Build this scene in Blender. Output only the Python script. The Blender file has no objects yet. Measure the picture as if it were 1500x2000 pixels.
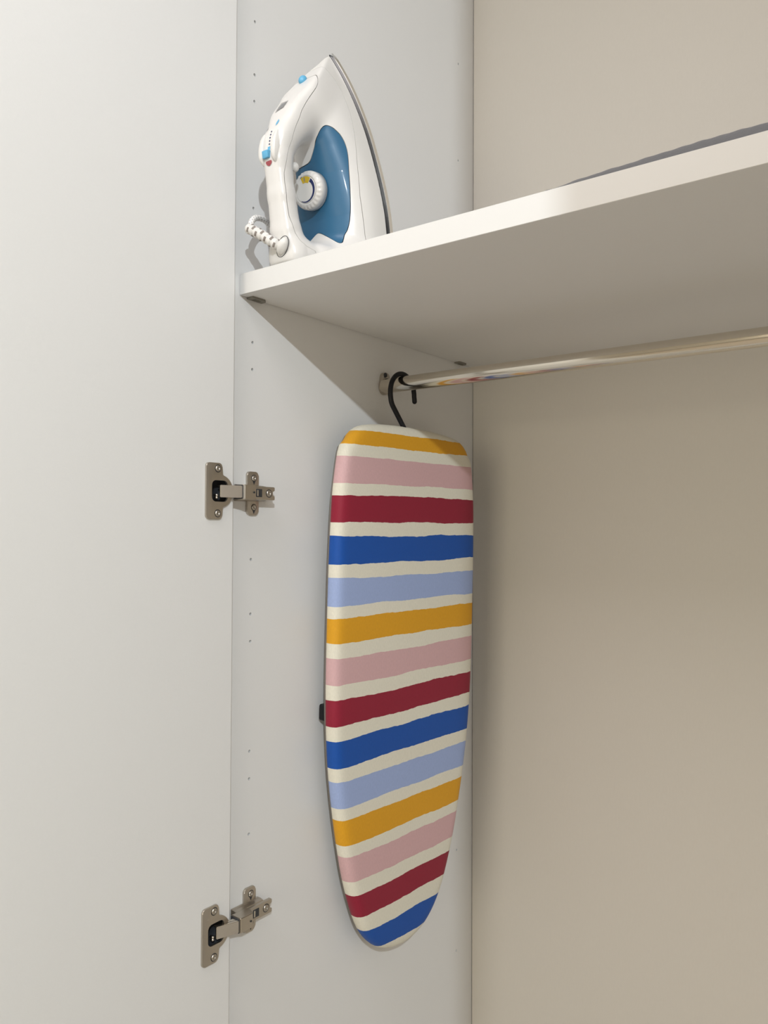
import bpy, bmesh, math, random
import numpy as np
from mathutils import Vector, Matrix
from math import pi, sin, cos, radians

random.seed(4)
S = bpy.context.scene
COL = S.collection

# ------------------------------------------------------------------ camera
Z0 = 1.50                                     # eye height above the floor
YAW, PITCH, ROLL = 0.65066, 0.02113, 0.00425
cam_d = bpy.data.cameras.new('camera')
cam = bpy.data.objects.new('camera', cam_d)
COL.objects.link(cam)
fwd = Vector((-sin(YAW)*cos(PITCH), cos(YAW)*cos(PITCH), sin(PITCH)))
r0 = Vector((cos(YAW), sin(YAW), 0)); u0 = r0.cross(fwd)
rt = r0*cos(ROLL) + u0*sin(ROLL); up = -r0*sin(ROLL) + u0*cos(ROLL)
cam.matrix_world = Matrix(((rt.x, up.x, -fwd.x, 0.69991), (rt.y, up.y, -fwd.y, -0.63445),
                           (rt.z, up.z, -fwd.z, Z0), (0, 0, 0, 1)))
cam_d.sensor_fit = 'VERTICAL'; cam_d.sensor_height = 36.0
cam_d.lens = 36.0*1578.49/2000.0
cam_d.clip_start = 0.02
S.camera = cam

# ------------------------------------------------------------------ world and light
w = bpy.data.worlds.new('world'); S.world = w; w.use_nodes = True
w.node_tree.nodes['Background'].inputs[0].default_value = (1, 0.97, 0.92, 1)
w.node_tree.nodes['Background'].inputs[1].default_value = 0.0

def area(name, loc, target, size, power, color, shape='DISK', spread=pi):
    d = bpy.data.lights.new(name, 'AREA'); d.shape = shape; d.size = size; d.energy = power
    d.color = color; d.spread = spread
    if shape == 'RECTANGLE': d.size_y = size
    o = bpy.data.objects.new(name, d); COL.objects.link(o)
    o.location = loc
    o.rotation_euler = (Vector(target)-Vector(loc)).to_track_quat('-Z', 'Y').to_euler()
    return o
KEY = (1.857, -1.77, 2.60)
area('key_downlight', KEY, (0.0, 0.2, 1.3), 0.045, 34, (0.855, 0.935, 1.0))
area('ceiling_panel_light', (0.2, -0.85, 2.60), (0.2, -0.6, 0.0), 0.7, 10.6, (1.0, 0.96, 0.99), 'SQUARE')  # added overhead fill that brightens the upper panels, no known fixture
area('window_light', (0.6, -3.24, 1.5), (0.6, 0.0, 1.4), 1.4, 19.3, (1.0, 0.90, 0.70), 'SQUARE')  # added warm fill from the front
area('side_window_light', (3.05, -1.6, 1.6), (0.0, -0.6, 1.6), 1.3, 7.4, (1.0, 0.98, 0.70), 'SQUARE')  # added fill from the right side, not an actual window

S.view_settings.view_transform = 'Standard'
S.view_settings.look = 'None'
S.view_settings.exposure = 0.0
S.view_settings.gamma = 1.0
S.view_settings.use_curve_mapping = False

# ------------------------------------------------------------------ helpers
def mat(name, color, rough=0.5, metal=0.0, bump=0.0, bscale=400.0, coat=0.0, var=0.0, trans=0.0, spec=0.5, stretch=None, sheen=0.0):
    m = bpy.data.materials.new(name); m.use_nodes = True
    nt = m.node_tree; b = nt.nodes['Principled BSDF']
    b.inputs['Base Color'].default_value = (*color, 1)
    b.inputs['Roughness'].default_value = rough
    b.inputs['Metallic'].default_value = metal
    b.inputs['Specular IOR Level'].default_value = spec
    if coat: b.inputs['Coat Weight'].default_value = coat; b.inputs['Coat Roughness'].default_value = 0.08
    if trans: b.inputs['Transmission Weight'].default_value = trans
    if sheen: b.inputs['Sheen Weight'].default_value = sheen
    tc = nt.nodes.new('ShaderNodeTexCoord')
    mp = nt.nodes.new('ShaderNodeMapping'); nt.links.new(tc.outputs['Object'], mp.inputs['Vector'])
    if stretch: mp.inputs['Scale'].default_value = stretch
    nz = nt.nodes.new('ShaderNodeTexNoise'); nz.inputs['Scale'].default_value = bscale; nz.inputs['Detail'].default_value = 3
    nt.links.new(mp.outputs['Vector'], nz.inputs['Vector'])
    if bump:
        bp = nt.nodes.new('ShaderNodeBump'); bp.inputs['Strength'].default_value = bump; bp.inputs['Distance'].default_value = 0.0006
        nt.links.new(nz.outputs['Fac'], bp.inputs['Height']); nt.links.new(bp.outputs['Normal'], b.inputs['Normal'])
    if var:
        n2 = nt.nodes.new('ShaderNodeTexNoise'); n2.inputs['Scale'].default_value = bscale*0.6; n2.inputs['Detail'].default_value = 4
        nt.links.new(mp.outputs['Vector'], n2.inputs['Vector'])
        mx = nt.nodes.new('ShaderNodeMix'); mx.data_type = 'RGBA'
        mx.inputs[6].default_value = (*[c*(1-var) for c in color], 1); mx.inputs[7].default_value = (*[min(1, c*(1+var)) for c in color], 1)
        nt.links.new(n2.outputs['Fac'], mx.inputs[0]); nt.links.new(mx.outputs[2], b.inputs['Base Color'])
    return m

M = {}
M['panel'] = mat('white_melamine', (0.80, 0.792, 0.775), 0.42, bump=0.10, bscale=900, var=0.012, spec=0.35)
M['back'] = mat('back_board', (0.73, 0.70, 0.645), 0.55, bump=0.12, bscale=700, var=0.02, spec=0.25, stretch=(1, 1, 0.25))
M['edge'] = mat('white_edge_band', (0.71, 0.70, 0.675), 0.45, spec=0.3)
M['wall'] = mat('painted_wall', (0.78, 0.74, 0.67), 0.9, bump=0.2, bscale=120)
M['ceil'] = mat('ceiling_paint', (0.82, 0.80, 0.75), 0.9, bump=0.2, bscale=120)
M['floor'] = mat('floor_boards', (0.60, 0.53, 0.45), 0.5, var=0.15, bscale=12, stretch=(1, 8, 1))
M['chrome'] = mat('polished_steel', (0.84, 0.83, 0.81), 0.15, 1.0)
M['rail'] = mat('rail_chrome', (0.71, 0.66, 0.575), 0.12, 1.0, bump=0.03, bscale=60, stretch=(0.1, 8, 8))
M['nickel'] = mat('nickel_plate', (0.52, 0.475, 0.415), 0.34, 1.0, bump=0.05, bscale=300)
M['nickel_b'] = mat('bright_nickel', (0.72, 0.67, 0.60), 0.25, 1.0)
M['screw'] = mat('screw_steel', (0.50, 0.465, 0.415), 0.34, 1.0)
M['dark'] = mat('dark_oxide_shade', (0.035, 0.037, 0.042), 0.45, spec=0.4)  # oxide of the cup; also painted shade for gaps, slots and screw seats
M['black'] = mat('black_plastic_coat', (0.008, 0.008, 0.010), 0.42, spec=0.25)
M['chip'] = mat('raw_chipboard', (0.022, 0.018, 0.014), 0.9, var=0.3)  # chipboard darkened to near black, painting the shade inside drilled holes
M['conn'] = mat('grey_plastic', (0.24, 0.225, 0.19), 0.5)
M['conn2'] = mat('grey_plastic_dark', (0.15, 0.14, 0.115), 0.5)
M['white_pl'] = mat('white_plastic', (0.715, 0.695, 0.665), 0.28, spec=0.45)
M['white_pl2'] = mat('white_plastic_satin', (0.71, 0.69, 0.655), 0.4, spec=0.4)
M['tank'] = mat('blue_tank_plastic', (0.026, 0.118, 0.225), 0.42, coat=0.08, spec=0.4)
M['blue'] = mat('light_blue_plastic', (0.12, 0.40, 0.62), 0.35)
M['navy'] = mat('navy_print', (0.012, 0.022, 0.10), 0.5)
M['yellow'] = mat('yellow_print', (0.62, 0.42, 0.02), 0.5)
M['red'] = mat('red_lens', (0.33, 0.05, 0.06), 0.25, coat=0.5)
M['grey_light'] = mat('grey_plastic_rim', (0.40, 0.385, 0.37), 0.6)  # mid-grey painted shade of the filler recess
M['grey_print_shade'] = mat('grey_print_shade', (0.22, 0.22, 0.22), 0.6)  # printed marks; also the deeper painted shade in the filler
M['cord'] = mat('braided_cord', (0.80, 0.78, 0.75), 0.8, bump=0.3, bscale=900)
M['fleck'] = mat('cord_fleck', (0.13, 0.105, 0.10), 0.8)
M['slot'] = mat('sleeve_slot', (0.26, 0.225, 0.20), 0.8)
M['cloth'] = mat('grey_cloth', (0.150, 0.153, 0.165), 0.95, bump=0.5, bscale=500, sheen=0.2, var=0.06)
M['under'] = mat('grey_steel_mesh', (0.20, 0.18, 0.16), 0.5, 0.3)

def link(name, me, m=None, parent=None, smooth=False):
    o = bpy.data.objects.new(name, me); COL.objects.link(o)
    if m is not None and not me.materials: me.materials.append(m)
    if smooth: me.polygons.foreach_set('use_smooth', [True]*len(me.polygons))
    if parent is not None: o.parent = parent
    return o

def from_bm(name, bm, m=None, parent=None, smooth=False, angle=None):
    me = bpy.data.meshes.new(name)
    bmesh.ops.recalc_face_normals(bm, faces=bm.faces[:])
    bm.to_mesh(me); bm.free()
    o = link(name, me, m, parent, smooth or angle is not None)
    if angle is not None: me.set_sharp_from_angle(angle=radians(angle))
    return o

def from_py(name, v, f, m=None, parent=None, smooth=False):
    me = bpy.data.meshes.new(name); me.from_pydata([tuple(map(float, p)) for p in v], [], [tuple(int(i) for i in q) for q in f]); me.update()
    return link(name, me, m, parent, smooth)

def box_bm(bm, lo, hi, bev=0.0, seg=2):
    lo, hi = Vector(lo), Vector(hi); c = (lo+hi)/2; d = hi-lo
    r = bmesh.ops.create_cube(bm, size=1.0, matrix=Matrix.Translation(c) @ Matrix.Diagonal((*d, 1)))
    if bev:
        es = list({e for v in r['verts'] for e in v.link_edges})
        bmesh.ops.bevel(bm, geom=es, offset=bev, segments=seg, affect='EDGES', profile=0.5)

def box(name, lo, hi, m, parent=None, bev=0.0, seg=2):
    bm = bmesh.new(); box_bm(bm, lo, hi, bev, seg)
    return from_bm(name, bm, m, parent, angle=40 if bev else None)

def extrude_poly(bm, pts, axis, lo, hi, bev=0.0):
    """pts in the two other axes (cyclic order), extruded along axis from lo to hi; bevels the hi rim"""
    def P(a, b, c):
        return {0: (c, a, b), 1: (a, c, b), 2: (a, b, c)}[axis]
    n = len(pts)
    A = [bm.verts.new(P(p[0], p[1], lo)) for p in pts]; B = [bm.verts.new(P(p[0], p[1], hi)) for p in pts]
    bm.faces.new(A); top = bm.faces.new(B)
    for i in range(n): bm.faces.new((A[i], A[(i+1) % n], B[(i+1) % n], B[i]))
    if bev: bmesh.ops.bevel(bm, geom=list(top.edges), offset=bev, segments=2, affect='EDGES', profile=0.5)

def rrect(x0, x1, y0, y1, r, n=5):
    out = []
    for cx, cy, a in ((x1-r, y1-r, 0), (x0+r, y1-r, 90), (x0+r, y0+r, 180), (x1-r, y0+r, 270)):
        for k in range(n+1):
            t = radians(a+90*k/n); out.append((cx+r*cos(t), cy+r*sin(t)))
    return out

def lathe_bm(bm, prof, M4, n=32, ridges=0, rdepth=0.0, rrange=()):
    """prof: (radius, height); axis = local Z of M4"""
    rings = []
    for k, (r, h) in enumerate(prof):
        if r <= 1e-7: rings.append([bm.verts.new(M4 @ Vector((0, 0, h)))]); continue
        ring = []
        for j in range(n):
            t = 2*pi*j/n; rr = r
            if ridges and k in rrange: rr += rdepth*(0.5+0.5*cos(t*ridges))
            ring.append(bm.verts.new(M4 @ Vector((rr*cos(t), rr*sin(t), h))))
        rings.append(ring)
    for A, B in zip(rings, rings[1:]):
        if len(A) == 1 and len(B) == 1: continue
        for j in range(n):
            j2 = (j+1) % n
            if len(A) == 1: bm.faces.new((A[0], B[j], B[j2]))
            elif len(B) == 1: bm.faces.new((A[j], A[j2], B[0]))
            else: bm.faces.new((A[j], A[j2], B[j2], B[j]))

def smooth_path(pts, n=8):
    pts = [Vector(p) for p in pts]; out = []
    P = [pts[0]*2-pts[1]] + pts + [pts[-1]*2-pts[-2]]
    for i in range(1, len(P)-2):
        for k in range(n):
            t = k/n; a, b, c, d = P[i-1], P[i], P[i+1], P[i+2]
            out.append(0.5*((2*b)+(c-a)*t+(2*a-5*b+4*c-d)*t*t+(3*b-a-3*c+d)*t**3))
    out.append(pts[-1]); return out

def tube(name, path, r, m, parent=None, n=14, caps=True, rad=None, pattern=None, mats=None):
    bm = bmesh.new(); path = [Vector(p) for p in path]
    T = [(path[min(i+1, len(path)-1)]-path[max(i-1, 0)]).normalized() for i in range(len(path))]
    ref = Vector((0, 0, 1)) if abs(T[0].z) < 0.9 else Vector((1, 0, 0))
    N = (ref-T[0]*ref.dot(T[0])).normalized(); rings = []
    for i, p in enumerate(path):
        N = (N-T[i]*N.dot(T[i])).normalized(); Bn = T[i].cross(N)
        rr = rad[i] if rad else r
        rings.append([bm.verts.new(p+(N*cos(2*pi*j/n)+Bn*sin(2*pi*j/n))*rr) for j in range(n)])
    for i, (A, B) in enumerate(zip(rings, rings[1:])):
        for j in range(n):
            f = bm.faces.new((A[j], A[(j+1) % n], B[(j+1) % n], B[j]))
            if pattern and pattern(i, j): f.material_index = 1
    if caps:
        for R, sgn, k in ((rings[0], -1, 0), (rings[-1], 1, -1)):
            rr = rad[k] if rad else r; c = path[k]; prev = R
            for q in (0.5, 0.85):
                cur = [bm.verts.new(c+(v.co-c)*math.sqrt(1-q*q)+T[k]*sgn*rr*q) for v in R]
                for j in range(n): bm.faces.new((prev[j], prev[(j+1) % n], cur[(j+1) % n], cur[j]))
                prev = cur
            e = bm.verts.new(c+T[k]*sgn*rr)
            for j in range(n): bm.faces.new((prev[j], prev[(j+1) % n], e))
    o = from_bm(name, bm, m, parent, smooth=True)
    if mats:
        for mm in mats: o.data.materials.append(mm)
    return o

def cut(o, cutter):
    md = o.modifiers.new('cut', 'BOOLEAN'); md.operation = 'DIFFERENCE'; md.solver = 'EXACT'; md.object = cutter
    dg = bpy.context.evaluated_depsgraph_get(); dg.update()
    me = bpy.data.meshes.new_from_object(o.evaluated_get(dg)); me.name = o.data.name
    old = o.data; o.modifiers.clear(); o.data = me
    bpy.data.meshes.remove(old); cm = cutter.data; bpy.data.objects.remove(cutter); bpy.data.meshes.remove(cm)

def empty(name, loc, label, cat, group=None):
    o = bpy.data.objects.new(name, None); COL.objects.link(o); o.location = loc; o.empty_display_size = 0.05
    o['label'] = label; o['category'] = cat
    if group: o['group'] = group
    return o

def tag(o, label, cat, group=None):
    o['label'] = label; o['category'] = cat
    if group: o['group'] = group

def struct(o): o['kind'] = 'structure'; return o

# ------------------------------------------------------------------ room shell
RX0, RX1, RY0, RY1, RZ = -1.9, 3.1, -3.3, 0.56, 2.64
struct(box('floor', (RX0, RY0, -0.06), (RX1, RY1, 0), M['floor']))
struct(box('ceiling', (RX0, RY0, RZ), (RX1, RY1, RZ+0.06), M['ceil']))
struct(box('wall_left', (RX0-0.06, RY0-0.06, 0), (RX0, RY1+0.06, RZ), M['wall']))
struct(box('wall_right', (RX1, RY0-0.06, 0), (RX1+0.06, RY1+0.06, RZ), M['wall']))
struct(box('wall_back', (RX0, RY1, 0), (RX1, RY1+0.06, RZ), M['wall']))
struct(box('wall_front', (RX0, RY0-0.06, 0), (RX1, RY0, RZ), M['wall']))

# ------------------------------------------------------------------ wardrobe
D, YF, WI, TH = 0.5285, -0.010, 1.000, 0.018     # depth to the back board, front edge, inner width, board thickness
ZT = Z0+0.2955                                    # shelf top
ZB = ZT-0.0245
WTOP = 2.60
wr = empty('wardrobe', (0, 0, 0), 'tall white melamine wardrobe with its left door swung open', 'wardrobe')

def wpart(name, lo, hi, m, bev=0.0006):
    return box(name, lo, hi, m, wr, bev, 1)
side = wpart('side_panel', (-TH, YF, 0.0), (0, RY1-0.004, WTOP), M['panel'])
wpart('side_panel', (WI, YF, 0.0), (WI+TH, RY1-0.004, WTOP), M['panel'])
wpart('back_panel', (0.0009, D, 0.08), (WI-0.0009, D+0.008, WTOP-TH-0.001), M['back'], 0.0003)
wpart('top_panel', (0.0003, YF, WTOP-TH), (WI-0.0003, D+0.008, WTOP), M['panel'])
wpart('base_panel', (0.0003, YF, 0.06), (WI-0.0003, D-0.0005, 0.08), M['panel'])
wpart('plinth', (0.0003, YF+0.03, 0.0), (WI-0.0003, YF+0.046, 0.0595), M['panel'])

# drilled shelf-pin holes in the side panel
bm = bmesh.new()
front_n = (-1, 0, 2, 3, 7, 12, 13, 20, 22, 23, 27, 28, 30)
for n in front_n:
    lathe_bm(bm, [(0, -0.012), (0.0019, -0.012), (0.0019, 0.002), (0, 0.002)],
             Matrix.Translation((0, 0.0273, Z0+0.6036-0.032*n)) @ Matrix.Rotation(pi/2, 4, 'Y'), 10)
for n in (0, 5, 40, 45):
    lathe_bm(bm, [(0, -0.012), (0.0019, -0.012), (0.0019, 0.002), (0, 0.002)],
             Matrix.Translation((0, 0.4816, Z0+0.7642-0.032*n)) @ Matrix.Rotation(pi/2, 4, 'Y'), 10)
cut(side, from_bm('hole_cutter', bm, M['chip']))

# doors, both swung open at right angles
XD = 0.012
HINGE_Z = (Z0+0.0413, Z0-0.4425)
door = wpart('door', (XD-TH, -0.437, 0.07), (XD, YF-0.002, WTOP-0.004), M['panel'])
wpart('door', (WI-XD, -0.7110, 0.07), (WI-XD+TH, YF-0.002, WTOP-0.004), M['panel'])  # unseen right door, added and sized to cast the shadow edges
bm = bmesh.new()
CY = -0.0325                                      # hinge cup centre
for z in HINGE_Z:
    lathe_bm(bm, [(0, -0.0125), (0.0172, -0.0125), (0.0172, 0.002), (0, 0.002)],
             Matrix.Translation((XD, CY, z)) @ Matrix.Rotation(pi/2, 4, 'Y'), 40)
cut(door, from_bm('cup_cutter', bm, M['chip']))

def screw_bm(bm, x, y, z, r, h=0.0014, tilt=0.0):
    Mx = Matrix.Translation((x, y, z)) @ Matrix.Rotation(pi/2, 4, 'Y')
    lathe_bm(bm, [(0, -0.002), (r, -0.002), (r, h*0.35), (r*0.8, h*0.85), (r*0.45, h), (r*0.40, h*0.35), (0, h*0.2)], Mx, 18)

def hinge(z):
    h = box('hinge', (0, 0, 0), (0.001, 0.001, 0.001), M['nickel'], wr)
    old = h.data
    # root mesh: mounting plate (cross plate + sloping body on the side panel)
    bm = bmesh.new()
    extrude_poly(bm, rrect(0.0180, 0.0362, -0.0255, 0.0255, 0.0045), 0, 0.0001, 0.0030, 0.0012)
    pr = [(0.0001, -0.0098), (0.0001, 0.0098), (0.0030, 0.0096), (0.0045, 0.0086), (0.0107, 0.0084), (0.0107, -0.0084), (0.0045, -0.0086), (0.0030, -0.0096)]
    A = [bm.verts.new((x, -0.0005, zz)) for x, zz in pr]; B = [bm.verts.new((x, 0.0415, zz)) for x, zz in pr]
    bm.faces.new(A); bm.faces.new(B)
    for i in range(8): bm.faces.new((A[i], A[(i+1) % 8], B[(i+1) % 8], B[i]))
    bmesh.ops.bevel(bm, geom=[e for e in bm.edges if e.verts[0] in A+B and e.verts[1] in A+B], offset=0.0007, segments=1, affect='EDGES')
    me = bpy.data.meshes.new('hinge'); bmesh.ops.recalc_face_normals(bm, faces=bm.faces[:]); bm.to_mesh(me); bm.free()
    me.materials.append(M['nickel']); h.data = me; bpy.data.meshes.remove(old)
    me.polygons.foreach_set('use_smooth', [True]*len(me.polygons)); me.set_sharp_from_angle(angle=radians(35))
    h.location = (0, 0, z)
    # cup flange screwed to the door
    bm = bmesh.new()
    pts = []
    R = 0.0178
    fl = rrect(-0.0530, -0.0302, -0.0310, 0.0310, 0.0042)
    a0 = math.acos((-0.0302-CY)/R)
    # outline: rounded plate whose right side carries the round cup rim
    right = [(CY+R*cos(t), R*sin(t)) for t in np.linspace(-a0, a0, 25)]
    n1 = [p for p in fl if p[1] > 0][:]   # upper half, runs right -> left
    n2 = [p for p in fl if p[1] <= 0][:]  # lower half, runs left -> right
    outline = n1+n2+right
    extrude_poly(bm, outline, 0, XD+0.0002, XD+0.0026, 0.0008)
    flange = from_bm('cup_flange', bm, M['nickel'], h, angle=35)
    bm = bmesh.new()
    extrude_poly(bm, rrect(-0.0452, -0.0225, -0.0118, 0.0118, 0.0055), 0, XD-0.02, XD+0.01)
    dg = bpy.context.evaluated_depsgraph_get(); dg.update()
    c = from_bm('cavity_cutter', bm); c.parent = h
    dg.update(); cut(flange, c)
    # dark cup sunk in the door
    bm = bmesh.new()
    lathe_bm(bm, [(0.0168, 0.0), (0.0166, -0.0105), (0.0, -0.0105)], Matrix.Translation((XD, CY, 0)) @ Matrix.Rotation(pi/2, 4, 'Y'), 36)
    from_bm('hinge_cup', bm, M['dark'], h, smooth=True)
    # spring pin inside the cup
    bm = bmesh.new()
    for zz in (-0.0062, -0.0035):
        lathe_bm(bm, [(0, -0.003), (0.0016, -0.003), (0.0016, 0.001), (0.0008, 0.0018), (0, 0.002)], Matrix.Translation((XD-0.001, CY-0.0035, zz-0.001)) @ Matrix.Rotation(pi/2, 4, 'Y'), 12)
    from_bm('cup_pin', bm, M['nickel_b'], h, smooth=True)
    # link from the cup to the arm
    bm = bmesh.new()
    a = Vector((0.0135, -0.0335, 0)); b = Vector((0.0215, -0.0100, 0)); d = (b-a).normalized(); nrm = Vector((d.y, -d.x, 0))
    if nrm.x < 0: nrm = -nrm
    for (h0, h1, zz0, zz1) in ((-0.0015, 0.0022, -0.0068, 0.0068), (-0.0065, -0.001, -0.0068, -0.0054), (-0.0065, -0.001, 0.0054, 0.0068)):
        vs = []
        for p in (a, b+d*0.0015):
            for hh, zz in ((h0, zz0), (h1, zz0), (h1, zz1), (h0, zz1)):
                q = p+nrm*hh; vs.append(bm.verts.new((q.x, q.y, zz)))
        for q in ((0, 1, 2, 3), (7, 6, 5, 4)): bm.faces.new([vs[i] for i in q])
        for i in range(4): bm.faces.new((vs[i], vs[(i+1) % 4], vs[4+(i+1) % 4], vs[4+i]))
    bmesh.ops.bevel(bm, geom=bm.edges[:], offset=0.0006, segments=2, affect='EDGES')
    from_bm('link_bar', bm, M['nickel_b'], h, angle=35)
    # hinge arm: raised front with a pivot, lower tail with slot and fork
    bm = bmesh.new()
    pr = [(-0.0075, 0.0090), (-0.0075, 0.0232), (-0.0062, 0.0245), (0.0108, 0.0245), (0.0126, 0.0236), (0.0150, 0.0150), (0.0160, 0.0148), (0.0160, 0.0090)]
    A = [bm.verts.new((x, y, -0.0083)) for y, x in pr]; B = [bm.verts.new((x, y, 0.0083)) for y, x in pr]
    bm.faces.new(A); bm.faces.new(B)
    for i in range(len(pr)): bm.faces.new((A[i], A[(i+1) % len(pr)], B[(i+1) % len(pr)], B[i]))
    bmesh.ops.bevel(bm, geom=[e for e in bm.edges], offset=0.0008, segments=2, affect='EDGES')
    tail = [(0.0130, -0.0078), (0.0500, -0.0078), (0.0510, -0.0068), (0.0510, -0.0034), (0.0470, -0.0024), (0.0470, 0.0024), (0.0510, 0.0034),
            (0.0510, 0.0068), (0.0500, 0.0078), (0.0130, 0.0078)]
    extrude_poly(bm, tail, 0, 0.0108, 0.0150, 0.0006)
    arm = from_bm('hinge_arm', bm, M['nickel'], h, angle=35)
    box('arm_gap', (0.0100, -0.0090, -0.0079), (0.0232, -0.0074, 0.0079), M['dark'], h, 0.0003)  # dark block painting the shade in the gap before the arm
    box('adjuster_slot', (0.0143, 0.0205, -0.0047), (0.01525, 0.0300, 0.0047), M['dark'], h, 0.0002)  # dark slab painting the shade inside the slot
    bm = bmesh.new(); box_bm(bm, (0.0146, 0.0215, -0.0036), (0.0159, 0.0236, 0.0036), 0.0003)
    from_bm('slot_tab', bm, M['nickel_b'], h, angle=40)
    bm = bmesh.new(); lathe_bm(bm, [(0, 0.0002), (0.0012, 0.0002), (0.0012, 0.0006), (0, 0.0006)], Matrix.Translation((0.0243, 0.0085, 0)) @ Matrix.Rotation(pi/2, 4, 'Y'), 12)
    from_bm('rivet', bm, M['dark'], h)
    # screws
    for (x, y, zz, r) in ((XD+0.0026, -0.0368, 0.0248, 0.0036), (XD+0.0026, -0.0368, -0.0248, 0.0036), (0.0030, 0.0284, 0.0178, 0.0034), (0.0030, 0.0284, -0.0165, 0.0034), (0.0150, 0.0412, 0.0, 0.0040)):
        bm = bmesh.new(); screw_bm(bm, x, y, zz, r)
        from_bm('screw', bm, M['screw'], h, smooth=True)
        bm = bmesh.new(); lathe_bm(bm, [(r*1.02, 0.0001), (r*1.22, 0.0002), (r*1.22, 0.0)], Matrix.Translation((x, y, zz)) @ Matrix.Rotation(pi/2, 4, 'Y'), 18)
        if abs(y-0.0284) < 0.001:
            vs = [bm.verts.new((x+0.0002, y+q[0], zz+q[1])) for q in ((-0.0022, -0.0030), (0.0022, -0.0030), (0.0, -0.0078))]; bm.faces.new(vs)
        from_bm('screw_seat', bm, M['dark'], h)
    return h
for z in HINGE_Z: hinge(z)

# ------------------------------------------------------------------ shelf
YS = 0.0058
shelf = box('wardrobe_shelf', (0.0006, YS+0.001, ZB), (WI-0.0006, D-0.0008, ZT), M['panel'], None, 0.0004, 1)
tag(shelf, 'thick white shelf across the wardrobe carrying the iron', 'shelf')
box('edge_band', (0.0006, YS, ZB), (WI-0.0006, YS+0.001, ZT), M['edge'], shelf, 0.0004, 1)
for y0, y1 in ((0.0172, 0.0410), (0.4709, 0.4950)):
    bm = bmesh.new()
    extrude_poly(bm, [(0.0004, y0), (0.0098, y0), (0.0106, y0+0.001), (0.0106, y1-0.004), (0.0075, y1), (0.0004, y1)], 2, ZB-0.0022, ZB+0.0005)
    c = from_bm('shelf_connector', bm, M['conn'], shelf)
    c['label'] = 'small grey plastic shelf connector'
    box('connector_slot', (0.003, y0+0.006, ZB-0.0026), (0.0075, y1-0.008, ZB-0.0021), M['conn2'], shelf, 0.0)

# ------------------------------------------------------------------ clothes rail
YR, ZR, RR = 0.2790, Z0+0.2036, 0.01045
rail = empty('clothes_rail', (0.0, YR, ZR), 'round chrome clothes rail below the white shelf', 'rail')
bm = bmesh.new()
lathe_bm(bm, [(0, 0.004), (RR, 0.004), (RR, WI-0.004), (0, WI-0.004)], Matrix.Rotation(pi/2, 4, 'Y'), 64)
from_bm('tube', bm, M['rail'], rail, angle=40)
for sgn, x in ((1, 0.0), (-1, WI)):
    bm = bmesh.new()
    pts = []
    for k in range(13): t = pi*k/12; pts.append((0.003+0.0088*cos(t), 0.0125+0.0075*sin(t)))
    for k in range(13): t = pi+pi*k/12; pts.append((0.002+0.0104*cos(t), -0.0018+0.0103*sin(t)))
    extrude_poly(bm, pts, 0, 0.0002, 0.0060, 0.0012)
    bmesh.ops.transform(bm, matrix=Matrix.Translation((x, 0, 0)) @ Matrix.Diagonal((sgn, 1, 1, 1)), verts=bm.verts[:])
    fl = from_bm('rail_flange', bm, M['nickel'], rail, angle=35)
    bm = bmesh.new()
    lathe_bm(bm, [(0, 0), (0.0036, 0), (0.0032, 0.0012), (0.0012, 0.0016), (0, 0.0010)], Matrix.Translation((x+sgn*0.0061, -0.0003, 0.0155)) @ Matrix.Rotation(sgn*pi/2, 4, 'Y'), 16)
    from_bm('screw', bm, M['dark'], fl, smooth=True)

# ------------------------------------------------------------------ ironing board
be = radians(4.0)
dv = Vector((sin(be), cos(be), 0)); lv = (Vector((0.0164, 0, 1))+dv*0.010).normalized(); dv = (dv-lv*dv.dot(lv)).normalized(); nv = dv.cross(lv).normalized()
if nv.x < 0: nv = -nv
P0 = Vector((0.055, 0.28, Z0+0.05)) - lv*0.05 + dv*0.0052
BM4 = Matrix(((nv.x, dv.x, lv.x, P0.x), (nv.y, dv.y, lv.y, P0.y), (nv.z, dv.z, lv.z, P0.z), (0, 0, 0, 1)))
hw_z = [0.1, 0.05, 0.0, -0.05, -0.1, -0.15, -0.2, -0.25, -0.3, -0.35, -0.4, -0.45, -0.5, -0.53, -0.55, -0.5595, -0.563]
HWO = 0.0038
hw_w = [0.1425, 0.1500, 0.1526, 0.1537, 0.1540, 0.1540, 0.1534, 0.1512, 0.1464, 0.1382, 0.1275, 0.1141, 0.0945, 0.0755, 0.0520, 0.0265, 0.0]
# one half of the outline from the top centre down to the tip
hw_z = [z-0.016*max(0.0, 0.05-z) for z in hw_z]
half = [(0.0, 0.1415), (0.038, 0.1408), (0.075, 0.1385), (0.101, 0.1345), (0.115, 0.1285), (0.125, 0.1195), (0.131, 0.110)] + list(zip([a-HWO*min(1.0, a/0.06) for a in hw_w], hw_z))
def resample(poly, n):
    P = smooth_path([(a, b, 0) for a, b in poly], 10)
    L = [0]
    for a, b in zip(P, P[1:]): L.append(L[-1]+(b-a).length)
    out = []; j = 0
    for k in range(n+1):
        s = L[-1]*k/n
        while j < len(P)-2 and L[j+1] < s: j += 1
        t = 0 if L[j+1] == L[j] else (s-L[j])/(L[j+1]-L[j]); q = P[j].lerp(P[j+1], min(1, t)); out.append((q.x, q.y))
    return out
hh_ = resample(half, 90)
OUT = hh_ + [(-a, b) for a, b in reversed(hh_[1:-1])]
NO = len(OUT)
def inset(pts, e):
    n = len(pts); out = []
    for i in range(n):
        ax, ay = pts[i-1]; bx, by = pts[(i+1) % n]; tx, ty = bx-ax, by-ay; l = math.hypot(tx, ty) or 1
        out.append((pts[i][0]+(-ty/l)*(-e)*-1*(-1), pts[i][1]+(tx/l)*(-e)*-1*(-1)))
    return out
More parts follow.
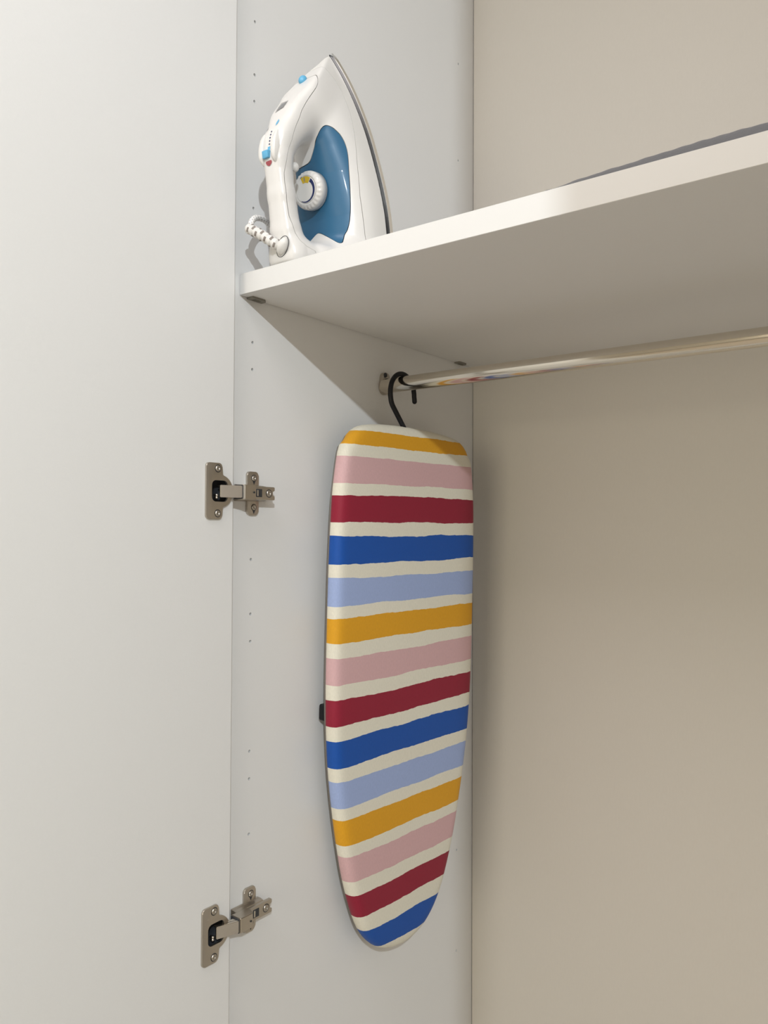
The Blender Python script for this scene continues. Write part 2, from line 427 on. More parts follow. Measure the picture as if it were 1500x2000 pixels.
def area2(p): return sum(p[i-1][0]*p[i][1]-p[i][0]*p[i-1][1] for i in range(len(p)))
if abs(area2(inset(OUT, 0.01))) > abs(area2(OUT)): SG = -1
else: SG = 1
board = empty('ironing_board', P0, 'small hanging tabletop ironing board with orange, pink, red and blue stripes', 'ironing board')
board.matrix_world = BM4
prof = [(0.022, -0.0205), (0.010, -0.0210), (0.003, -0.0205), (0.0006, -0.018), (0.0, -0.0145), (0.0, -0.0105), (0.0010, -0.0068), (0.0032, -0.0036), (0.0066, -0.0015), (0.0110, -0.0004), (0.018, 0.0)]
V = []; F = []
for e, x in prof:
    for (a, b) in inset(OUT, SG*e): V.append((x, a, b))
nr = len(prof)
for fct, x in ((0.72, 0.0004), (0.45, 0.0007), (0.2, 0.0008)):
    for (a, b) in inset(OUT, SG*0.018): V.append((x, a*fct, -0.2+(b+0.2)*(0.12+0.88*fct)))
    nr += 1
for k in range(nr-1):
    for i in range(NO):
        j = (i+1) % NO; F.append((k*NO+i, k*NO+j, (k+1)*NO+j, (k+1)*NO+i))
# close the front between the two halves of the innermost ring
H = NO//2
base = (nr-1)*NO
for i in range(H):
    a, b, c, d_ = base+i, base+i+1, base+(NO-i-1) % NO, base+(NO-i) % NO
    q = []
    for t in (a, b, c, d_):
        if t not in q: q.append(t)
    if len(q) >= 3: F.append(q)

# striped fabric: printed stripes along the board's length (object Z)
STR = [('o', .1262, .1085), ('p', .0912, .0588), ('r', .0415, .0083), ('b', -.0094, -.0448), ('l', -.0622, -.0951), ('o', -.1118, -.1433), ('p', -.1609, -.1928),
       ('r', -.2112, -.2428), ('b', -.2615, -.2965), ('l', -.3140, -.3461), ('o', -.3634, -.3952), ('p', -.4125, -.4444), ('r', -.4645, -.4950), ('b', -.5145, -.5475)]
STR = [(c, a-0.020*max(0.0, 0.03-a), b-0.020*max(0.0, 0.03-b)) for c, a, b in STR]
SC = {'o': (0.68, 0.33, 0.016), 'p': (0.62, 0.39, 0.395), 'r': (0.265, 0.013, 0.034), 'b': (0.009, 0.078, 0.355), 'l': (0.325, 0.405, 0.645)}
CREAM = (0.74, 0.70, 0.585)
def stripe_mat():
    m = bpy.data.materials.new('striped_cotton'); m.use_nodes = True; nt = m.node_tree; b = nt.nodes['Principled BSDF']
    b.inputs['Roughness'].default_value = 0.60; b.inputs['Sheen Weight'].default_value = 0.04; b.inputs['Specular IOR Level'].default_value = 0.28
    N = nt.nodes.new; Lk = nt.links.new
    tc = N('ShaderNodeTexCoord'); sp = N('ShaderNodeSeparateXYZ'); Lk(tc.outputs['Object'], sp.inputs[0])
    def noise(scale, vec, amp):
        mp = N('ShaderNodeMapping'); mp.inputs['Scale'].default_value = vec; Lk(tc.outputs['Object'], mp.inputs[0])
        nz = N('ShaderNodeTexNoise'); nz.inputs['Scale'].default_value = scale; nz.inputs['Detail'].default_value = 2; Lk(mp.outputs[0], nz.inputs['Vector'])
        a = N('ShaderNodeMath'); a.operation = 'MULTIPLY_ADD'; a.inputs[1].default_value = amp; a.inputs[2].default_value = -amp/2; Lk(nz.outputs['Fac'], a.inputs[0]); return a
    n1 = noise(1.0, (3, 11, 34), 0.0075); n2 = noise(1.0, (20, 95, 60), 0.0022)
    s = N('ShaderNodeMath'); s.operation = 'ADD'; Lk(sp.outputs['Z'], s.inputs[0]); Lk(n1.outputs[0], s.inputs[1])
    s2 = N('ShaderNodeMath'); s2.operation = 'ADD'; Lk(s.outputs[0], s2.inputs[0]); Lk(n2.outputs[0], s2.inputs[1])
    # the print is very slightly skewed across the width
    sk = N('ShaderNodeMath'); sk.operation = 'MULTIPLY_ADD'; Lk(sp.outputs['Y'], sk.inputs[0]); sk.inputs[1].default_value = -0.016; Lk(s2.outputs[0], sk.inputs[2])
    mr = N('ShaderNodeMapRange'); mr.inputs['From Min'].default_value = -0.60; mr.inputs['From Max'].default_value = 0.20; Lk(sk.outputs[0], mr.inputs['Value'])
    cr = N('ShaderNodeValToRGB'); cr.color_ramp.interpolation = 'CONSTANT'; el = cr.color_ramp.elements
    el[0].position = 0; el[0].color = (*CREAM, 1); el[1].position = 0.999; el[1].color = (*CREAM, 1)
    for c, hi, lo in reversed(STR):
        e = el.new((lo+0.60)/0.8); e.color = (*SC[c], 1)
        e = el.new((hi+0.60)/0.8); e.color = (*CREAM, 1)
    Lk(mr.outputs['Result'], cr.inputs['Fac'])
    # woven grain
    wv = N('ShaderNodeTexNoise'); wv.inputs['Scale'].default_value = 1.0; wv.inputs['Detail'].default_value = 3
    mp = N('ShaderNodeMapping'); mp.inputs['Scale'].default_value = (300, 900, 260); Lk(tc.outputs['Object'], mp.inputs[0]); Lk(mp.outputs[0], wv.inputs['Vector'])
    hs = N('ShaderNodeHueSaturation'); mrv = N('ShaderNodeMapRange'); mrv.inputs['To Min'].default_value = 0.90; mrv.inputs['To Max'].default_value = 1.10
    Lk(wv.outputs['Fac'], mrv.inputs['Value']); Lk(mrv.outputs['Result'], hs.inputs['Value']); Lk(cr.outputs['Color'], hs.inputs['Color']); Lk(hs.outputs['Color'], b.inputs['Base Color'])
    bp = N('ShaderNodeBump'); bp.inputs['Strength'].default_value = 0.15; bp.inputs['Distance'].default_value = 0.0004; Lk(wv.outputs['Fac'], bp.inputs['Height']); Lk(bp.outputs['Normal'], b.inputs['Normal'])
    return m
cover = from_py('striped_cover', V, F, stripe_mat(), board, smooth=True)
bm = bmesh.new(); bm.from_mesh(cover.data); bmesh.ops.recalc_face_normals(bm, faces=bm.faces[:]); bm.to_mesh(cover.data); bm.free()
# steel underside
bm = bmesh.new(); extrude_poly(bm, inset(OUT, SG*0.004), 0, -0.0240, -0.0207)
from_bm('steel_base', bm, M['under'], board)
# folded legs behind
zl, hwid = -0.2365, 0.124
tube('folded_leg', [(-0.0300, -hwid, zl), (-0.0300, 0, zl), (-0.0300, hwid, zl)], 0.0042, M['nickel'], board, 10)
for sg in (-1, 1):
    tube('leg_rod', [(-0.0290, sg*(hwid-0.012), zl+0.004), (-0.0290, sg*0.07, 0.02)], 0.0040, M['nickel'], board, 10)
    box('foot_cap', (-0.0365, min(sg*(hwid-0.012), sg*(hwid+0.0190)), zl-0.0105), (-0.0240, max(sg*(hwid-0.012), sg*(hwid+0.0190)), zl+0.0105), M['black'], board, 0.0030, 3)
# hook
hx, hy, hr = 0.0350, 0.2808, 0.0284
hz = ZR+RR+0.0037-hr
def seg(a, b, n): return [Vector(a).lerp(Vector(b), k/n) for k in range(n)]
pb_, pv_ = Vector((0.0360, 0.2531, Z0+0.1735)), Vector((0.0350, hy-hr, Z0+0.1850))
base_ = Vector((0.0452, 0.2718, Z0+0.1385)); low_ = pb_+(base_-pb_).normalized()*0.006; upr_ = pb_+(pv_-pb_).normalized()*0.006
hook_low = seg(base_, low_, 4)+[low_.lerp(pb_, t).lerp(pb_.lerp(upr_, t), t) for t in (0, .2, .4, .6, .8, 1.0)]+[pv_]
arc = [(hx, hy-hr*cos(t), hz+hr*sin(t)) for t in np.linspace(0, pi, 25)]
end = [(hx, hy+hr+0.0006, hz-0.003), (hx, hy+hr+0.001, hz-0.0068)]
hook_path = hook_low+[Vector(a) for a in arc]+[Vector(e) for e in end]
hk = tube('hook', hook_path, 0.0035, M['black'], None, 14)
hk.parent = board; hk.matrix_parent_inverse = BM4.inverted()
hk['label'] = 'black hanging hook'

# ------------------------------------------------------------------ steam iron (implicit surface, polygonised)
IT = radians(10.4); IO = Vector((0.064, 0.145, ZT))
ax_a = Vector((0, -sin(IT), cos(IT))); ax_h = Vector((0, -cos(IT), -sin(IT))); ax_w = Vector((1, 0, 0))
IM4 = Matrix(((ax_a.x, ax_h.x, ax_w.x, IO.x), (ax_a.y, ax_h.y, ax_w.y, IO.y), (ax_a.z, ax_h.z, ax_w.z, IO.z), (0, 0, 0, 1)))
# local axes of the iron: a along the sole towards the tip, h away from the sole, w across
iron = empty('steam_iron', IO, 'white steam iron with blue water tank standing upright on the shelf', 'iron')
iron.matrix_world = IM4

def itp(x, tab):
    return np.interp(x, [t[0] for t in tab], [t[1] for t in tab])
SOLE = [(0, .0540), (.01, .0565), (.03, .0590), (.06, .0604), (.0867, .0600), (.117, .0566), (.154, .0499), (.185, .0426), (.2188, .0316), (.2475, .0198), (.272, .0073), (.2835, .0)]
_sp = smooth_path([(a, b, 0) for a, b in SOLE], 12); SOLE = [(p.x, max(0, p.y)) for p in _sp]
TB = [(0, .078), (.02, .074), (.05, .0655), (.08, .0625), (.13, .0625), (.16, .066), (.19, .072), (.22, .074), (.255, .047), (.284, .020)]
NOSE = [(-.02, .1365), (.13, .1365), (.152, .1330), (.172, .1220), (.20, .0997), (.228, .0700), (.256, .0370), (.284, .0048), (.30, -.012)]
HP = [(.034, .116, .0195, .0225), (.06, .1195, .0160, .0170), (.10, .1200, .0142, .0148), (.138, .1190, .0150, .0152), (.160, .1110, .0175, .0180), (.185, .0890, .0230, .0225), (.212, .0610, .0260, .0250), (.235, .0370, .0240, .0200)]
HEEL = [(.034, .116, .0195, .0225), (.030, .085, .0200, .0330), (.030, .055, .0230, .0460), (.030, .030, .0250, .0520)]

def smin(a, b, k):
    h = np.clip(0.5+0.5*(b-a)/k, 0, 1); return b*(1-h)+a*h-k*h*(1-h)
def smax(a, b, k): return -smin(-a, -b, k)

def sweep(a, h, w, path):
    best = None
    for (a0, h0, r0_, w0), (a1, h1, r1_, w1) in zip(path, path[1:]):
        da, dh = a1-a0, h1-h0; L2 = da*da+dh*dh
        t = np.clip(((a-a0)*da+(h-h0)*dh)/L2, 0, 1)
        dist = np.hypot(a-(a0+da*t), h-(h0+dh*t)); r = r0_+(r1_-r0_)*t; ww = w0+(w1-w0)*t
        f = ((dist/r)**2.3+(np.abs(w)/ww)**2.3+1e-9)**(1/2.3)
        f = (f-1)*np.minimum(r, ww)
        best = f if best is None else smin(best, f, 0.004)
    return best

def field(a, h, w):
    Wb = np.maximum(itp(a, SOLE)-0.0020, 0.0012); Tb = itp(a, TB)
    p = 2.5
    fb = (((np.abs(w)/Wb)**p+(np.abs(h)/Tb)**p+1e-9)**(1/p)-1)*np.minimum(Wb, Tb)*0.85
    f = smin(fb, sweep(a, h, w, HP), 0.012)
    f = smin(f, sweep(a, h, w, HEEL), 0.010)
    f = smax(f, np.abs(w)-Wb*1.0, 0.004)
    # nose line and flat heel
    f = smax(f, (h-itp(a, NOSE))*0.72, 0.005)
    f = smax(f, -(a-np.maximum(h, 0)*math.tan(IT)-0.0006)*cos(IT), 0.003)
    f = smax(f, 0.0052-h, 0.0012)
    return f

st = 0.00135
A_ = np.arange(-0.006, 0.292, st); H_ = np.arange(0.001, 0.144, st); W_ = np.arange(-0.0649, 0.065, st)
ga, gh, gw = np.meshgrid(A_, H_, W_, indexing='ij')
fv = field(ga, gh, gw)
ins = fv < 0
na, nh, nw = fv.shape
# surface nets
c = [(i, j, k) for i in (0, 1) for j in (0, 1) for k in (0, 1)]
sl = lambda s, n: slice(s, n-1+s)
cv = np.stack([fv[sl(i, na), sl(j, nh), sl(k, nw)] for i, j, k in c])
ci = cv < 0
act = ci.any(0) & ~ci.all(0)
idx = np.full(act.shape, -1, int); idx[act] = np.arange(act.sum())
vals = cv[:, act]
acc = np.zeros((vals.shape[1], 3)); cnt = np.zeros(vals.shape[1])
for e0 in range(8):
    for e1 in range(e0+1, 8):
        d0 = np.array(c[e1])-np.array(c[e0])
        if np.abs(d0).sum() != 1: continue
        v0, v1 = vals[e0], vals[e1]; x = (v0 < 0) != (v1 < 0)
        t = np.where(x, v0/np.where(x, v0-v1, 1), 0)
        acc += np.where(x, 1, 0)[:, None]*(np.array(c[e0])+t[:, None]*d0); cnt += x
org = np.argwhere(act)
vv = (org+acc/cnt[:, None])*st+np.array([A_[0], H_[0], W_[0]])
def grad(v, e=2e-4):
    g = np.stack([(field(*(v+d).T)-field(*(v-d).T))/(2*e) for d in np.eye(3)*e], 1); return g
for _ in range(2):
    g = grad(vv); fval = field(*vv.T); n2 = np.maximum((g*g).sum(1), 0.15)
    vv = vv-np.clip(fval/n2, -0.0006, 0.0006)[:, None]*g
quads = []
for ax in range(3):
    s0 = [slice(None)]*3; s1 = [slice(None)]*3; s0[ax] = slice(0, -1); s1[ax] = slice(1, None)
    ch = ins[tuple(s0)] != ins[tuple(s1)]
    P = np.argwhere(ch); o1, o2 = [q for q in range(3) if q != ax]
    ok = (P[:, o1] > 0) & (P[:, o2] > 0) & (P[:, o1] < fv.shape[o1]-1) & (P[:, o2] < fv.shape[o2]-1)
    P = P[ok]; flip = ins[tuple(s0)][tuple(P.T)]
    q = []
    for d1, d2 in ((-1, -1), (0, -1), (0, 0), (-1, 0)):
        R = P.copy(); R[:, o1] += d1; R[:, o2] += d2; q.append(idx[tuple(R.T)])
    q = np.stack(q, 1)
    fl_ = flip if ax != 1 else ~flip
    q[~fl_] = q[~fl_][:, ::-1]
    quads.append(q)
quads = np.concatenate(quads)

# region fields (signed, in metres) that split the shell into its moulded pieces
TANK = [(.1740, .0505), (.1690, .0470), (.1600, .0440), (.1480, .0435), (.1250, .0460), (.1020, .0485), (.0790, .0510), (.0640, .0545), (.0575, .0575), (.0520, .0605), (.0465, .0660), (.0440, .0750), (.0440, .092), (.1340, .092), (.1420, .0780), (.1500, .0735), (.1650, .0690), (.1760, .0660), (.1805, .0610), (.1785, .0550)]
def poly_sdf(a, h, poly):
    P = np.array(poly); n = len(P); dmin = np.full(a.shape, 1e9); inside = np.zeros(a.shape, bool)
    for i in range(n):
        x0, y0 = P[i-1]; x1, y1 = P[i]; dx, dy = x1-x0, y1-y0
        t = np.clip(((a-x0)*dx+(h-y0)*dy)/(dx*dx+dy*dy), 0, 1)
        dmin = np.minimum(dmin, np.hypot(a-x0-t*dx, h-y0-t*dy))
        cond = ((y0 > h) != (y1 > h)) & (a < (x1-x0)*(h-y0)/((y1-y0) if y1 != y0 else 1e-9)+x0)
        inside ^= cond
    return np.where(inside, dmin, -dmin)
SKIRT = [(0, .040), (.06, .0400), (.10, .0395), (.14, .0345), (.18, .0265), (.20, .0225), (.225, .0220), (.24, .0265), (.257, .0390), (.28, .065)]
SEAM = [(-.01, .100), (.036, .104), (.041, .115), (.047, .1215), (.0565, .1245), (.075, .1275), (.10, .1275), (.12, .1265), (.14, .1205), (.164, .1095), (.18, .1005), (.19, .0955), (.212, .0765), (.226, .0640), (.24, .0555), (.30, .05)]
va, vh, vw = vv.T
TS = [(p.x, p.y) for p in smooth_path([(a, b, 0) for a, b in TANK+[TANK[0]]], 5)][:-1]
s_tank = poly_sdf(va, vh, TS)
rw_ = np.sqrt(vw*vw+0.003**2); rn_ = 0.5*(vw+np.sqrt(vw*vw+0.004**2))
s_tank = smin(s_tank, (0.1440+1.55*rn_-va)*0.6, 0.004)             # white tongue under the front of the handle
s_tank = smin(s_tank, (va-(0.0675-0.62*rw_))*0.9, 0.003)          # white rim towards the heel
s_skirt = (itp(va, SKIRT)-vh)*0.95
s_cov = (vh-itp(va, SEAM))*0.85
g = grad(vv); nrm = g/np.linalg.norm(g, axis=1)[:, None]

def clip_mesh(V, Nn, quads, s, off):
    """keep the part of the quad mesh where s > off; returns verts, normals, faces"""
    pos = s > off
    keep = pos[quads].all(1); mix = pos[quads].any(1) & ~keep
    verts = [V]; norms = [Nn]; faces = [tuple(q) for q in quads[keep]]
    ecache = {}; newv = []; newn = []; nb = len(V)
    for q in quads[mix]:
        out = []
        for i in range(4):
            a, b = int(q[i]), int(q[(i+1) % 4])
            if pos[a]: out.append(a)
            if pos[a] != pos[b]:
                k = (min(a, b), max(a, b))
                if k not in ecache:
                    t = (off-s[a])/(s[b]-s[a]); ecache[k] = nb+len(newv)
                    newv.append(V[a]+t*(V[b]-V[a])); newn.append(Nn[a]+t*(Nn[b]-Nn[a]))
                out.append(ecache[k])
        if len(out) >= 3: faces.append(tuple(out))
    Vn = np.concatenate([V, np.array(newv).reshape(-1, 3)]); Nv = np.concatenate([Nn, np.array(newn).reshape(-1, 3)])
    used = np.zeros(len(Vn), bool)
    for f in faces: used[list(f)] = True
    mp = np.cumsum(used)-1
    faces = [tuple(int(mp[i]) for i in f) for f in faces]
    return Vn[used], Nv[used], faces, used

def add_lip(V, Nn, faces, depth=0.0018):
    """turn the open rim inwards so the moulded piece has thickness"""
    cnt_ = {}
    for f in faces:
        for i in range(len(f)):
            a, b = f[i], f[(i+1) % len(f)]
            if (b, a) in cnt_: del cnt_[(b, a)]
            else: cnt_[(a, b)] = 1
    rim = {}; V = list(V); nv0 = len(V)
    extra = []
    for a, b in cnt_:
        for t in (a, b):
            if t not in rim: rim[t] = len(V)+len(extra); extra.append(V[t]-Nn[t]*depth)
    V = V+extra
    return V, faces+[(b, a, rim[a], rim[b]) for a, b in cnt_]

def moulded(name, s, m, off, sink=0.0):
    V_, N_, F_, _ = clip_mesh(vv, nrm, quads, s, off)
    V_ = V_-N_*sink
    V2, F2 = add_lip(V_, N_, F_)
    o = from_py(name, V2, F2, m, iron, smooth=True)
    o.data.set_sharp_from_angle(angle=radians(50))
    return o
GAP = 0.00028
moulded('water_tank', s_tank, M['tank'], GAP, 0.0004)['label'] = 'blue water tank'
moulded('lower_skirt', s_skirt, M['white_pl2'], GAP)
moulded('handle_cover', s_cov, M['white_pl'], GAP)
moulded('body_shell', np.minimum(np.minimum(-s_tank, -s_skirt), -s_cov), M['white_pl'], GAP)

# soleplate and the dark heat gasket above it
def sole_outline(inset_, n=60):
    aa = np.concatenate([np.linspace(0.004, 0.05, 6), np.linspace(0.06, 0.255, 40), np.linspace(0.2580, 0.2832-inset_, 16)])
    R = [(a, max(0.0003, float(itp(a, SOLE))-inset_)) for a in aa]
    R[0] = (R[0][0], R[0][1]-0.004); R.insert(1, (0.0048, R[0][1]+0.0025))
    return R+[(a, -b) for a, b in reversed(R)]
bm = bmesh.new(); extrude_poly(bm, sole_outline(0.0), 1, -0.0030, 0.0026)   # (a, w) extruded along h
bmesh.ops.bevel(bm, geom=[e for f in bm.faces if len(f.verts) > 4 for e in f.edges], offset=0.0018, segments=4, affect='EDGES')
sp_ = from_bm('soleplate', bm, M['chrome'], iron, angle=30); sp_['label'] = 'polished steel soleplate'
bm = bmesh.new(); extrude_poly(bm, sole_outline(0.0028), 1, 0.0024, 0.0060)
from_bm('heat_gasket', bm, M['black'], iron)

# temperature dial on the tank under the handle
DM = Matrix.Translation((0.1132, 0.0665, -0.0005)) @ Matrix.Diagonal((0.905, 0.78, 0.905, 1)) @ Matrix.Rotation(-pi/2, 4, 'X') @ Matrix.Rotation(0, 4, 'Z')
bm = bmesh.new()
lathe_bm(bm, [(0.0, -0.004), (0.0238, -0.004), (0.0240, 0.0065), (0.0236, 0.0085), (0.0212, 0.0108), (0.0188, 0.0128), (0.0176, 0.0132), (0.0172, 0.0126), (0, 0.0126)], DM, 288, 24, 0.0018, (4,))
dial = from_bm('temperature_dial', bm, M['white_pl'], iron, smooth=True)
bm = bmesh.new(); lathe_bm(bm, [(0.0, 0.0128), (0.0165, 0.0128), (0.0160, 0.0136), (0, 0.0137)], DM, 64)
from_bm('dial_face', bm, M['white_pl2'], dial, angle=40)
def ring_mark(name, t0, t1, r0a, r1a, r0b, r1b, z, m):
    """flat print: inner/outer radius runs from (r0a, r1a) to (r0b, r1b)"""
    bm = bmesh.new(); n = 40; pa = pb = None
    for k in range(n+1):
        f = k/n; t = radians(t0+(t1-t0)*f); ri = r0a+(r0b-r0a)*f; ro = r1a+(r1b-r1a)*f
        a = bm.verts.new(DM @ Vector((ri*cos(t), ri*sin(t), z))); b = bm.verts.new(DM @ Vector((ro*cos(t), ro*sin(t), z)))
        if pa: bm.faces.new((pa, a, b, pb))
        pa, pb = a, b
    return from_bm(name, bm, m, dial)
# angle 0 = towards the tip; -90 = towards the viewer's side
ring_mark('setting_arc', -42, -215, 0.0112, 0.0158, 0.0148, 0.0156, 0.01385, M['navy'])
ring_mark('yellow_mark', 22, -38, 0.0085, 0.0162, 0.0085, 0.0162, 0.01390, M['yellow'])
ring_mark('dial_digit', 4, -4, 0.0100, 0.0150, 0.0100, 0.0150, 0.01395, M['grey_print_shade'])
ring_mark('dial_digit', 24, 14, 0.0170, 0.0180, 0.0170, 0.0180, 0.01330, M['grey_print_shade'])
# pilot-lamp dome beside the dial
bm = bmesh.new(); bmesh.ops.create_uvsphere(bm, u_segments=20, v_segments=12, radius=0.0043, matrix=Matrix.Translation((0.1325, 0.1005, 0.0080)) @ Matrix.Diagonal((1.25, 1.1, 1, 1)))
from_bm('pilot_lamp', bm, M['white_pl2'], iron, smooth=True)

def surf_h(a, w):
    """height of the outer (handle-side) surface at (a, w)"""
    hs = np.linspace(0.142, 0.0, 600); f = field(np.full(600, a), hs, np.full(600, w))
    i = int(np.argmax(f < 0)); return float(hs[i])

def surf_patch(name, pts, m, lift=0.0004):
    """flat print / inlay following the handle-side surface; pts in (a, w)"""
    q = []
    for i in range(len(pts)):
        p0, p1 = pts[i], pts[(i+1) % len(pts)]
        for k in range(4): q.append((p0[0]+(p1[0]-p0[0])*k/4, p0[1]+(p1[1]-p0[1])*k/4))
    pts = q
    ca = sum(p[0] for p in pts)/len(pts); cw = sum(p[1] for p in pts)/len(pts)
    bm = bmesh.new(); rings = []
    for s in (1.0, 0.8, 0.6, 0.4, 0.2):
        rings.append([bm.verts.new((ca+(p[0]-ca)*s, surf_h(ca+(p[0]-ca)*s, cw+(p[1]-cw)*s)+lift, cw+(p[1]-cw)*s)) for p in pts])
    n = len(pts)
    for A, B in zip(rings, rings[1:]):
        for i in range(n): bm.faces.new((A[i], A[(i+1) % n], B[(i+1) % n], B[i]))
    bm.faces.new(rings[-1])
    return from_bm(name, bm, m, iron, smooth=True)

# blue spray button near the tip
bm = bmesh.new(); bmesh.ops.create_uvsphere(bm, u_segments=20, v_segments=14, radius=0.0045, matrix=Matrix.Translation((0.2392, 0.0585, -0.0020)) @ Matrix.Rotation(radians(48), 4, 'Z') @ Matrix.Diagonal((1.0, 1.35, 1.1, 1)))
from_bm('spray_nozzle', bm, M['blue'], iron, smooth=True)['label'] = 'light blue spray nozzle'
fo = surf_patch('filler_opening', [(0.2095, -0.0110), (0.2085, 0.0010), (0.1985, 0.0020), (0.1955, -0.0100)], M['grey_light'])  # flat grey patch imitating the shaded recess of the filler
surf_patch('filler_hole_shade', [(0.2065, -0.0075), (0.2072, 0.0004), (0.1992, 0.0012), (0.1968, -0.0080)], M['grey_print_shade'], 0.0007).parent = fo  # darker inner patch, offset to deepen the painted recess shade
surf_patch('water_mark', [(0.183, 0.0035), (0.1805, 0.0055), (0.177, 0.0050), (0.1745, 0.0032), (0.177, 0.0020), (0.1805, 0.0022)], M['blue'])
surf_patch('water_mark', [(0.178, -0.0100), (0.174, -0.0092), (0.171, -0.0100), (0.174, -0.0106)], M['grey_print_shade'])
# steam slider between two cheeks
for wv_ in (-0.0102, 0.0086):
    bm = bmesh.new()
    n = 22; prev = None; L0, L1 = 0.1325, 0.1690
    for k in range(n+1):
        f = k/n; a = L0+(L1-L0)*f; b = math.sin(pi*f)**0.55
        hw = 0.0004+0.0034*b; top = surf_h(a, wv_*0.6)+0.0052*b-0.0006; ring = []
        for (dw, dt) in ((-1, -0.010), (-1, -0.3), (-0.6, 0), (0.6, 0), (1, -0.3), (1, -0.010)):
            ring.append(bm.verts.new((a, top+(dt if dt < -0.2 and False else (-0.0012 if dt == -0.3 else (-0.010 if dt == -0.010 else 0))), wv_+dw*hw)))
        if prev:
            for i in range(5): bm.faces.new((prev[i], prev[i+1], ring[i+1], ring[i]))
        prev = ring
    from_bm('steam_button', bm, M['white_pl2'], iron, smooth=True)
bm = bmesh.new(); hs_ = surf_h(0.143, 0.0)
box_bm(bm, (0.1385, hs_-0.003, -0.0064), (0.1468, hs_+0.0044, 0.0024), 0.0010)
from_bm('steam_slider', bm, M['blue'], iron, angle=40)['label'] = 'light blue steam slider'
surf_patch('slider_track', [(0.1512, -0.0020), (0.1512, 0.0020), (0.1470, 0.0018), (0.1470, -0.0020)], M['blue'], 0.0004)
for k in range(5):
    a = 0.1528+0.0036*k; surf_patch('slider_mark', [(a, 0.0), (a+0.0012, 0.0012), (a+0.0024, 0.0), (a+0.0012, -0.0012)], M['navy'], 0.0004)
surf_patch('indicator_lamp', [(0.1355, -0.0042), (0.1355, 0.0042), (0.1335, 0.0046), (0.1312, 0.0028), (0.1300, 0.0), (0.1312, -0.0028), (0.1335, -0.0046)], M['red'], 0.0007)['label'] = 'dark red indicator lamp'

# cord: ball joint in the heel, ribbed sleeve, braided flex
def loc(p): return IM4.inverted() @ Vector(p)
ball = Vector((0.0712, 0.0058, Z0+0.3128))
bm = bmesh.new(); bmesh.ops.create_uvsphere(bm, u_segments=28, v_segments=18, radius=0.0108,
    matrix=Matrix.Translation(loc(ball)) @ Matrix.Rotation(radians(-40), 4, 'Y') @ Matrix.Diagonal((1.0, 0.8, 0.62, 1)))
from_bm('cord_joint', bm, M['white_pl2'], iron, smooth=True)
jr = Matrix.Rotation(radians(-40), 4, 'Y') @ Matrix.Diagonal((1.0, 0.8, 0.62, 1))
tube('joint_gap', [loc(ball)+jr @ Vector((0.0121*cos(t), 0.0022, 0.0121*sin(t))) for t in np.linspace(0, 2*pi, 40)], 0.0004, M['dark'], iron, 8, False)
s0, s1 = Vector((0.0665, 0.0006, Z0+0.3140)), Vector((0.0335, -0.0092, Z0+0.3362))
sl_path = smooth_path([s0, s0.lerp(s1, 0.5)+Vector((0, -0.001, 0.0008)), s1], 28)
srad = [0.0059+0.0004*math.sin(i*2*pi/9) - (0.0009 if i % 9 in (0,) else 0) for i in range(len(sl_path))]
sl_path = [loc(p) for p in sl_path]
tube('cord_sleeve', sl_path, 0.005, M['white_pl2'], iron, 20, True, srad,
     lambda i, j: (i % 9 in (0, 1, 2)) and ((j + 4*((i//9) % 2)) % 7 < 3), [M['slot']])
c_pts = [s1+Vector((0.002, 0.0006, -0.001)), Vector((0.0325, -0.0075, Z0+0.3400)), Vector((0.0310, -0.0045, Z0+0.3473)), Vector((0.0275, 0.0046, Z0+0.3545)), Vector((0.0220, 0.0200, Z0+0.3595)), Vector((0.0165, 0.0332, Z0+0.3610)),
         Vector((0.0115, 0.0480, Z0+0.3585)), Vector((0.0065, 0.075, Z0+0.3400)), Vector((0.0055, 0.110, Z0+0.3130)), Vector((0.0070, 0.145, Z0+0.3012)), Vector((0.010, 0.18, Z0+0.3004)), Vector((0.018, 0.225, Z0+0.3004)), Vector((0.06, 0.25, Z0+0.3004)),
         Vector((0.12, 0.24, Z0+0.3004)), Vector((0.15, 0.28, Z0+0.3004))]
cp = smooth_path(c_pts, 14)
tube('power_cord', [loc(p) for p in cp], 0.0033, M['cord'], iron, 16, True, None,
     lambda i, j: (i+2*j) % 6 == 0 and (j % 2 == 0), [M['fleck']])['label'] = 'white braided power cord with dark flecks'

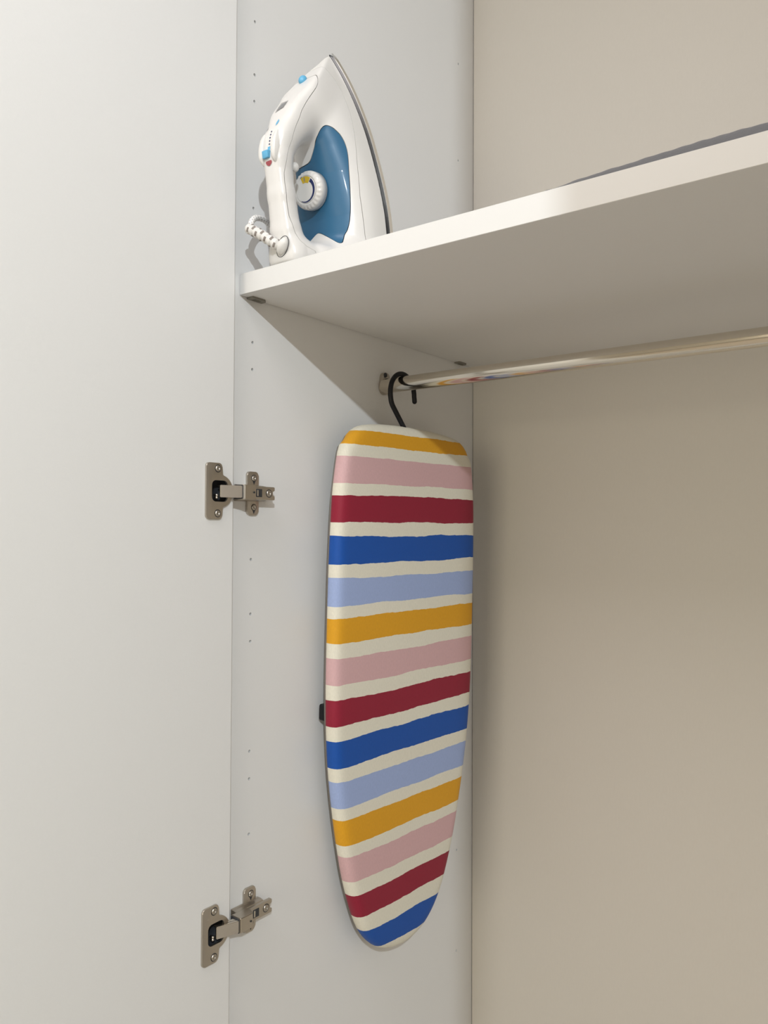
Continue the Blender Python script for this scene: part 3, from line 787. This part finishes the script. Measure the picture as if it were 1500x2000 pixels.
# ------------------------------------------------------------------ folded grey cloth on the right of the shelf
top = [(.30, .0165), (.3855, .0174), (.4053, .0196), (.4311, .0207), (.4504, .0213), (.4664, .0219), (.4781, .0226), (.4997, .0228), (.5095, .0237), (.531, .0232), (.5403, .0238), (.5491, .0237), (.5584, .0231), (.60, .0245), (.70, .026)]
YC = 0.0450
V = []; F = []
nx, ny = 150, 34
def cz(x, y):
    b = float(np.interp(x, [t[0] for t in top], [t[1] for t in top]))
    wv2 = 0.0008*sin(31*x+3*y*20)+0.0006*sin(57*x-40*y)
    b += 0.00025*sin(190*x+1.3)+0.00018*sin(411*x)
    ramp = min(1.0, max(0.0, (y-YC)/0.04))
    return b+wv2*ramp
def sstep(t): t = max(0, min(1, t)); return t*t*(3-2*t)
x0, x1, y0, y1 = 0.355, 0.860, YC-0.012, 0.36
prof_y = [y0+(y1-y0)*(k/ny)**1.6 for k in range(ny+1)]
for i in range(nx+1):
    x = x0+(x1-x0)*i/nx
    ex = sstep(min((x-x0)/0.018, (x1-x)/0.018)*1.0+0.0)
    for y in prof_y:
        ey = math.sqrt(max(0.0, 1-(1-min(1.0, (y-y0)/0.012))**2)); eb = math.sqrt(max(0.0, 1-(1-min(1.0, (y1-y)/0.012))**2))
        ee = min(ey, eb)*math.sqrt(max(0, ex))
        V.append((x, y, ZT+0.0004+max(0.0, cz(x, y))*ee))
nyv = ny+1
for i in range(nx):
    for j in range(ny): F.append((i*nyv+j, (i+1)*nyv+j, (i+1)*nyv+j+1, i*nyv+j+1))
nb = len(V)
for i in range(nx+1):
    x = x0+(x1-x0)*i/nx
    for y in prof_y: V.append((x, y, ZT+0.0002))
for i in range(nx):
    for j in range(ny): F.append((nb+i*nyv+j, nb+i*nyv+j+1, nb+(i+1)*nyv+j+1, nb+(i+1)*nyv+j))
gc = from_py('folded_cloth', V, F, M['cloth'], None, smooth=True)
bm = bmesh.new(); bm.from_mesh(gc.data); bmesh.ops.remove_doubles(bm, verts=bm.verts[:], dist=0.00025); bmesh.ops.recalc_face_normals(bm, faces=bm.faces[:]); bm.to_mesh(gc.data); bm.free()
tag(gc, 'flat folded dark grey cloth lying on the right end of the shelf', 'cloth')
